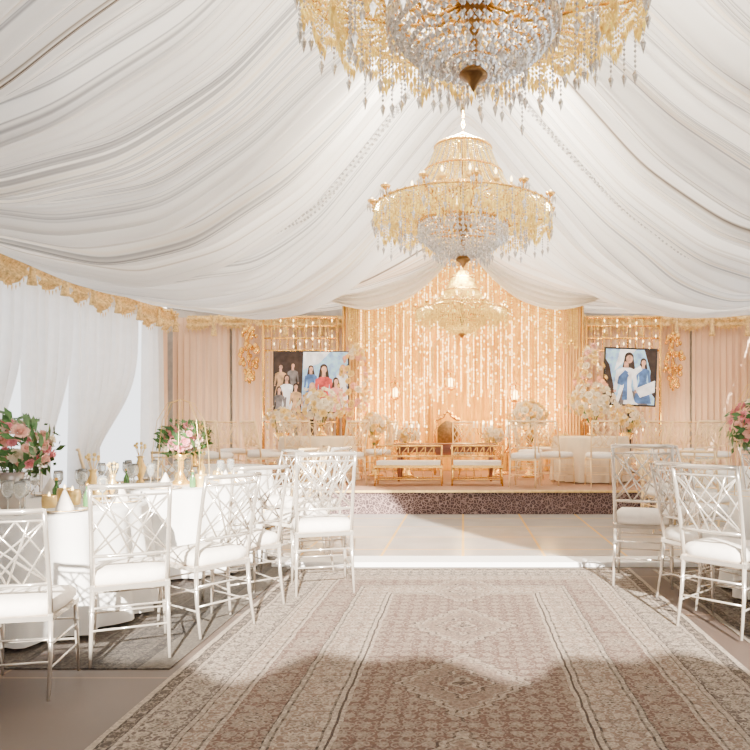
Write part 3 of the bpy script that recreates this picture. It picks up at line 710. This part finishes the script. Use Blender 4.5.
def floral_column(x,label):
    o=top('floral_column',label,'flowers',(x,13.45,SZ)); rr=random.Random(int(x*10))
    b=MB(); b.lathe([(.16,0),(.16,.03),(.03,.08),(.025,1.5),(.06,1.6)],14); obj('stand',b.mesh('stand',['gold']),o)
    for i in range(96):
        z=.95+1.5*rr.random(); w=.26*sin(pi*(z-.8)/1.8)+.04; a=rr.uniform(0,6.28)
        f=obj('bloom',ROSE[rr.choice(['yellowp','cream','peach','yellowp'])],o,loc=(w*cos(a),w*sin(a),z),sc=.06*rr.uniform(.7,1.3))
        f.rotation_euler=Vector((cos(a),sin(a),.4)).to_track_quat('Z','Y').to_euler()
floral_column(-2.08,'tall gold stand overflowing with cream and gold flowers')
floral_column(2.45,'tall gold stand overflowing with cream and gold flowers')
def ornament(x,z):
    o=top('wall_ornament','gilded leafy ornament hanging on the blush drape','ornament',(x,14.68,z),0,1,group='gilded wall ornaments')
    b=MB(); rr=random.Random(4)
    for k in range(60):
        a=rr.uniform(0,6.28); zz=rr.uniform(-.7,.45); r=rr.uniform(0,.26)*(1-abs(zz))
        b.sph((r*cos(a),r*.4*sin(a),zz),rr.uniform(.035,.06),7,5,sz=1.3)
    b.tube([(0,0,-.72),(0,0,.48)],.02,6)
    obj('leafwork',b.mesh('leafwork',['gold']),o,kind='stuff')
    b=MB(); b.tube([(0,0,.40),(0,.05,.75)],.008,6); obj('cord',b.mesh('cord',['gold']),o)
ornament(-4.5,2.9); ornament(4.4,2.75)

# ---------------------------------------------------------------- tableware
def plate(loc): 
    o=top('plate','white dinner plate with gold rim on the table','plate',loc,group='dinner plates')
    b=MB(); b.lathe([(0,.004),(.08,.004),(.09,.008),(.13,.018),(.13,.014),(.085,0),(0,0)],28,cap=False); obj('dish',b.mesh('dish',['trim']),o)
    b=MB(); b.tube([(.13*cos(2*pi*i/28),.13*sin(2*pi*i/28),.016) for i in range(28)],.003,5,closed=True); obj('rim',b.mesh('rim',['gold']),o)
    return o
def goblet(loc):
    o=top('wine_glass','clear stemmed wine glass on the table','glass',loc,group='wine glasses')
    b=MB(); b.lathe([(.032,0),(.032,.003),(.005,.008),(.004,.09),(.02,.105),(.035,.14),(.034,.18),(.030,.205),(.028,.205),(.032,.18),(.033,.14),(.018,.108),(0,.1)],16,cap=False); obj('bowl',b.mesh('bowl',['glass']),o); return o
def napkin(loc):
    o=top('napkin','folded cream napkin standing on a plate','napkin',loc,group='napkins')
    b=MB(); b.lathe([(.055,0),(.05,.03),(.03,.08),(.012,.12),(0,.14)],12,wob=lambda a,t:.25*sin(a*4)*(1-t)); obj('cloth',b.mesh('cloth',['cushion']),o); return o
def votive(loc,g='candle holders'):
    o=top('candle_holder','gold glass candle holder with a lit candle','candle',loc,group=g)
    b=MB(); b.lathe([(.035,0),(.042,.01),(.045,.06),(.04,.09),(.036,.09),(.036,.012),(0,.01)],14,cap=False); obj('holder',b.mesh('holder',['greygold']),o)
    b=MB(); b.lathe([(.03,.012),(.03,.07),(0,.07)],12); obj('candle',b.mesh('candle',['candle']),o)
    b=MB(); b.lathe([(0,.072),(.008,.085),(.005,.1),(0,.115)],8); obj('flame',b.mesh('flame',['bulb']),o); return o
def bottle(loc):
    o=top('bottle','small green glass bottle with gold cap','bottle',loc,0,.72,group='green bottles')
    b=MB(); b.lathe([(0,0),(.033,.0),(.036,.01),(.036,.10),(.014,.15),(.013,.2),(0,.2)],14); obj('body',b.mesh('body',['greenglass']),o)
    b=MB(); b.lathe([(.015,.19),(.015,.215),(0,.22)],10); obj('cap',b.mesh('cap',['gold']),o); return o
occ=[]
def free(x,y,r):
    for (a,b_,c) in occ:
        if math.hypot(x-a,y-b_)<r+c: return False
    return True
occ+=[(-2.90,4.5,.09),(-2.58,6.4,.27),(2.34,5.45,.29)]
protos={}
cand=[(-2.66,4.5),(-2.65,4.75),(-2.8,4.92),(-3.1,4.75),(-2.45,4.9),(-2.5,5.1),(-2.28,6.62),(-2.4,6.85),(-2.75,6.78),(-2.26,6.2),(-2.2,6.7),(2.78,5.25),(2.76,5.78),(2.95,5.65)]
bots=[(-2.5,4.66),(-2.98,5.13),(-2.38,6.02),(-2.98,6.2),(2.78,5.05)]
gv=[(-2.67,5.05,.8),(-2.5,4.95,.65),(-3.02,6.55,.9),(3.0,5.2,.9),(-2.58,6.9,.7)]
for ti,(tc,r,tz,n,off) in enumerate(((T1,.82,TT,8,.2),(T2,.75,TT,7,.5),(TR,.85,TT,8,.1))):
    for k in range(n):
        a=2*pi*k/n+off; q=r-.15; p=(tc[0]+q*cos(a),tc[1]+q*sin(a),tz)
        if free(p[0],p[1],.13):
            occ.append((p[0],p[1],.135))
            for nm,fn,pp in (('pl',plate,p),('na',napkin,(p[0],p[1],tz+.005))):
                if nm in protos: copy_thing(protos[nm],pp,a)
                else: protos[nm]=fn(pp)
def settle(x,y,r,T):
    for t in range(60):
        xx=x+(0 if t==0 else random.uniform(-.2,.2)); yy=y+(0 if t==0 else random.uniform(-.2,.2))
        if free(xx,yy,r) and any(math.hypot(xx-c[0],yy-c[1])<.62 for c in (T1,T2,TR)): occ.append((xx,yy,r)); return xx,yy
    return None
def gold_vase(loc,s=1):
    o=top('gold_vase','slender gilded bud vase among the tableware','vase',loc,0,s,group='gilded vases')
    b=MB(); b.lathe([(.04,0),(.045,.01),(.02,.04),(.045,.10),(.06,.16),(.03,.22),(.025,.25),(.04,.28),(.035,.28)],16); obj('body',b.mesh('body',['greygold']),o)
    b=MB()
    for k in range(7):
        a=k*.9; b.tube([(0,0,.24),(.05*cos(a),.05*sin(a),.36+.02*(k%3))],.003,5); b.sph((.05*cos(a),.05*sin(a),.37+.02*(k%3)),.018,6,4)
    obj('buds',b.mesh('buds',['yellowp']),o,kind='stuff')
for x,y,s in gv:
    q=settle(x,y,.07*s,None)
    if q: gold_vase((q[0],q[1],TT),s)
pv=None
for x,y in cand:
    q=settle(x,y,.06,None)
    if q:
        if pv: copy_thing(pv,(q[0],q[1],TT),0,random.uniform(.9,1.25))
        else: pv=votive((q[0],q[1],TT))
pb=None
for x,y in bots:
    q=settle(x,y,.035,None)
    if q:
        if pb: copy_thing(pb,(q[0],q[1],TT),0)
        else: pb=bottle((q[0],q[1],TT))
for ti,(tc,r,tz,n,off) in enumerate(((T1,.82,TT,8,.2),(T2,.75,TT,7,.5),(TR,.85,TT,8,.1))):
    for k in range(n):
        for dq,da in ((.15,.42),(.25,.32),(.33,.1),(.36,.5)):
            a=2*pi*k/n+off+da; q=r-dq; p=(tc[0]+q*cos(a),tc[1]+q*sin(a),tz)
            if free(p[0],p[1],.04):
                occ.append((p[0],p[1],.045))
                if 'go' in protos: copy_thing(protos['go'],p,a)
                else: protos['go']=goblet(p)

# ---------------------------------------------------------------- stage furniture
def bench(cx,cy,w,label):
    o=top('bench',label,'bench',(cx,cy,SZ))
    b=MB(); b.box((0,0,.30),(w,.42,.04)); obj('seat',b.mesh('seat',['gold'],False),o)
    b=MB(); b.box((0,0,.35),(w-.06,.38,.06)); obj('cushion',b.mesh('cushion',['cushion'],False),o)
    b=MB()
    for sx in (-1,1): b.tube([(sx*(w/2-.02),-.19,.30),(sx*(w/2-.01),-.21,.62)],.016,8)
    for z in (.62,.46): b.tube([(-w/2,-.205,z),(w/2,-.205,z)],.016,8)
    n=8
    for i in range(1,n):
        x=-w/2+w*i/n; b.tube([(x,-.2,.46),(x,-.205,.62)],.009,6)
        b.tube([(x-w/n,-.205,.46),(x,-.205,.62)],.007,6)
    obj('backrest',b.mesh('backrest',['gold']),o)
    for sx in(-1,1):
        for sy in(-1,1):
            b=MB(); b.tube([(sx*(w/2-.03),sy*.18,.29),(sx*(w/2-.01),sy*.19,0)],[.02,.012],8); obj('leg',b.mesh('leg',['gold']),o)
    b=MB(); b.tube([(-w/2+.02,-.185,.10),(w/2-.02,-.185,.10)],.012,6); b.tube([(-w/2+.02,.185,.10),(w/2-.02,.185,.10)],.012,6)
    for i in range(1,7):
        x=-w/2+w*i/7; b.tube([(x,-.185,.10),(x,-.185,.29)],.006,6)
    obj('stretcher',b.mesh('stretcher',['gold']),o)
bench(-.84,10.95,1.05,'low gold slatted bench with cream cushion on the stage')
bench(.22,10.95,.80,'short gold slatted bench with cream cushion on the stage')
def side_table(cx,cy,w,d,h,m,label):
    o=top('wooden_table',label,'table',(cx,cy,SZ))
    b=MB(); b.box((0,0,h),(w,d,.05)); b.box((0,0,h-.07),(w-.1,d-.1,.09)); obj('tabletop',b.mesh('tabletop',[m],False),o)
    for sx in(-1,1):
        for sy in(-1,1):
            b=MB(); b.lathe([(.02,0),(.03,.03),(.02,.08),(.035,.2),(.025,h-.1)],10,(sx*(w/2-.08),sy*(d/2-.07),0)); obj('leg',b.mesh('leg',[m]),o)
side_table(-.3,11.9,1.7,.6,.60,'wood','long dark red wooden table on the stage')
o=top('throne','ornate gold high-backed throne','throne',(-.3,13.35,SZ),0,.78)
b=MB(); b.box((0,0,.45),(.62,.55,.06)); obj('seat',b.mesh('seat',['gold'],False),o)
b=MB(); b.box((0,-.01,.51),(.54,.48,.08)); obj('cushion',b.mesh('cushion',['wood'],False),o)
b=MB()
pts=[(-.3,.26,.48),(-.32,.28,1.05),(-.26,.29,1.2),(-.3,.29,1.3),(-.2,.29,1.36),(-.1,.3,1.42),(0,.3,1.6),(.1,.3,1.42),(.2,.29,1.36),(.3,.29,1.3),(.26,.29,1.2),(.32,.28,1.05),(.3,.26,.48)]
b.tube(pts,.035,8); obj('back_frame',b.mesh('back_frame',['gold']),o)
b=MB(); b.grid(lambda u,v:(-.25+.5*u,.27-.04*sin(pi*u)*sin(pi*v),.55+(.58+.18*sin(pi*u))*v),10,8)
obj('back_cushion',b.mesh('back_cushion',['golddk']),o)
b=MB()
for k in range(7): b.sph((-.27+.09*k,.29,1.34+.2*sin(pi*k/6)**2),.045,8,6)
obj('crest',b.mesh('crest',['gold']),o)
for sx in(-1,1):
    b=MB(); b.tube([(sx*.32,.25,.75),(sx*.34,-.1,.76),(sx*.34,-.28,.72),(sx*.32,-.25,.48)],.025,8); obj('armrest',b.mesh('armrest',['gold']),o)
    for sy in(-1,1):
        b=MB(); b.tube([(sx*.28,sy*.24,.43),(sx*.32,sy*.27,.2),(sx*.29,sy*.25,0.003)],[.035,.03,.02],8); obj('leg',b.mesh('leg',['gold']),o)
def candelabrum(loc,s,label):
    o=top('candelabrum',label,'candelabrum',loc,0,s,group='gold candelabra')
    b=MB(); b.lathe([(.12,0),(.12,.02),(.03,.05),(.02,.2),(.04,.26),(.02,.3),(.02,.6),(.04,.64),(0,.66)],14)
    for k in range(6):
        a=pi*k/3; c,s_=cos(a),sin(a)
        b.tube([(0,0,.35),(.12*c,.12*s_,.28),(.2*c,.2*s_,.36),(.21*c,.21*s_,.45)],.01,6); b.lathe([(0,.44),(.035,.46),(.03,.47)],8,(.21*c,.21*s_,0))
    obj('stand',b.mesh('stand',['gold']),o)
    for k in range(6):
        a=pi*k/3; b=MB(); b.lathe([(.014,.46),(.014,.62),(0,.62)],8,(.21*cos(a),.21*sin(a),0)); obj('candle',b.mesh('candle',['candle']),o)
        b=MB(); b.lathe([(0,.62),(.012,.65),(0,.69)],8,(.21*cos(a),.21*sin(a),0)); obj('flame',b.mesh('flame',['bulb']),o)
candelabrum((-.9,11.9,SZ+.626),.55,'gold candelabrum with lit candles on the wooden table')
candelabrum((.3,11.9,SZ+.626),.55,'gold candelabrum with lit candles on the wooden table')
candelabrum((.7,13.35,SZ),1.5,'tall gold candelabrum standing on the stage')
candelabrum((-1.15,13.5,SZ),1.4,'tall gold candelabrum standing on the stage')

# ---------------------------------------------------------------- lights
w=bpy.data.worlds.new('World'); SC.world=w; w.use_nodes=True
bg=w.node_tree.nodes['Background']; bg.inputs[0].default_value=(.95,.97,1,1); bg.inputs[1].default_value=3.2
def light(t,loc,e,col,size=None,rot=None,name='light'):
    l=bpy.data.lights.new(name,t); l.energy=e; l.color=col
    o=bpy.data.objects.new(name,l); COL.objects.link(o); o.location=loc
    if t=='AREA': l.size=size
    elif t=='SUN': l.angle=size
    elif size: l.shadow_soft_size=size
    if rot: o.rotation_euler=rot
    return o
d=Vector((-.14,.90,-.375)); 
light('SUN',(0,0,10),42,(1,.93,.83),.012,d.to_track_quat('-Z','Y').to_euler(),'sun')
for loc,e in (((.06,4.0,4.75),400),((0,7.7,4.65),560),((0,12.0,3.9),170)): light('POINT',loc,e,(1,.91,.76),.10,name='chandelier_lamp')
for x in (-1.6,0,1.6): light('POINT',(x,13.6,1.6),72,(1,.62,.20),.15,name='stage_fill')  # added fill points without fixtures, warming the backdrop
for x in (-4.4,4.4): light('POINT',(x,13.9,1.2),50,(1,.76,.46),.2,name='side_fill')  # unseen fill points added to brighten the side drapes
light('AREA',(0,11.5,3.0),65,(1,.78,.45),2.5,(0,0,0),'stage_fill_area')  # overhead fill added above the stage, no fixture there

cam=bpy.data.cameras.new('Camera'); co=bpy.data.objects.new('Camera',cam); COL.objects.link(co)
co.location=(0,0,1.3); co.rotation_euler=(pi/2,0,0); cam.sensor_width=36; cam.lens=33.6; cam.shift_x=-88/750; cam.shift_y=50/750; cam.clip_start=.05
SC.camera=co
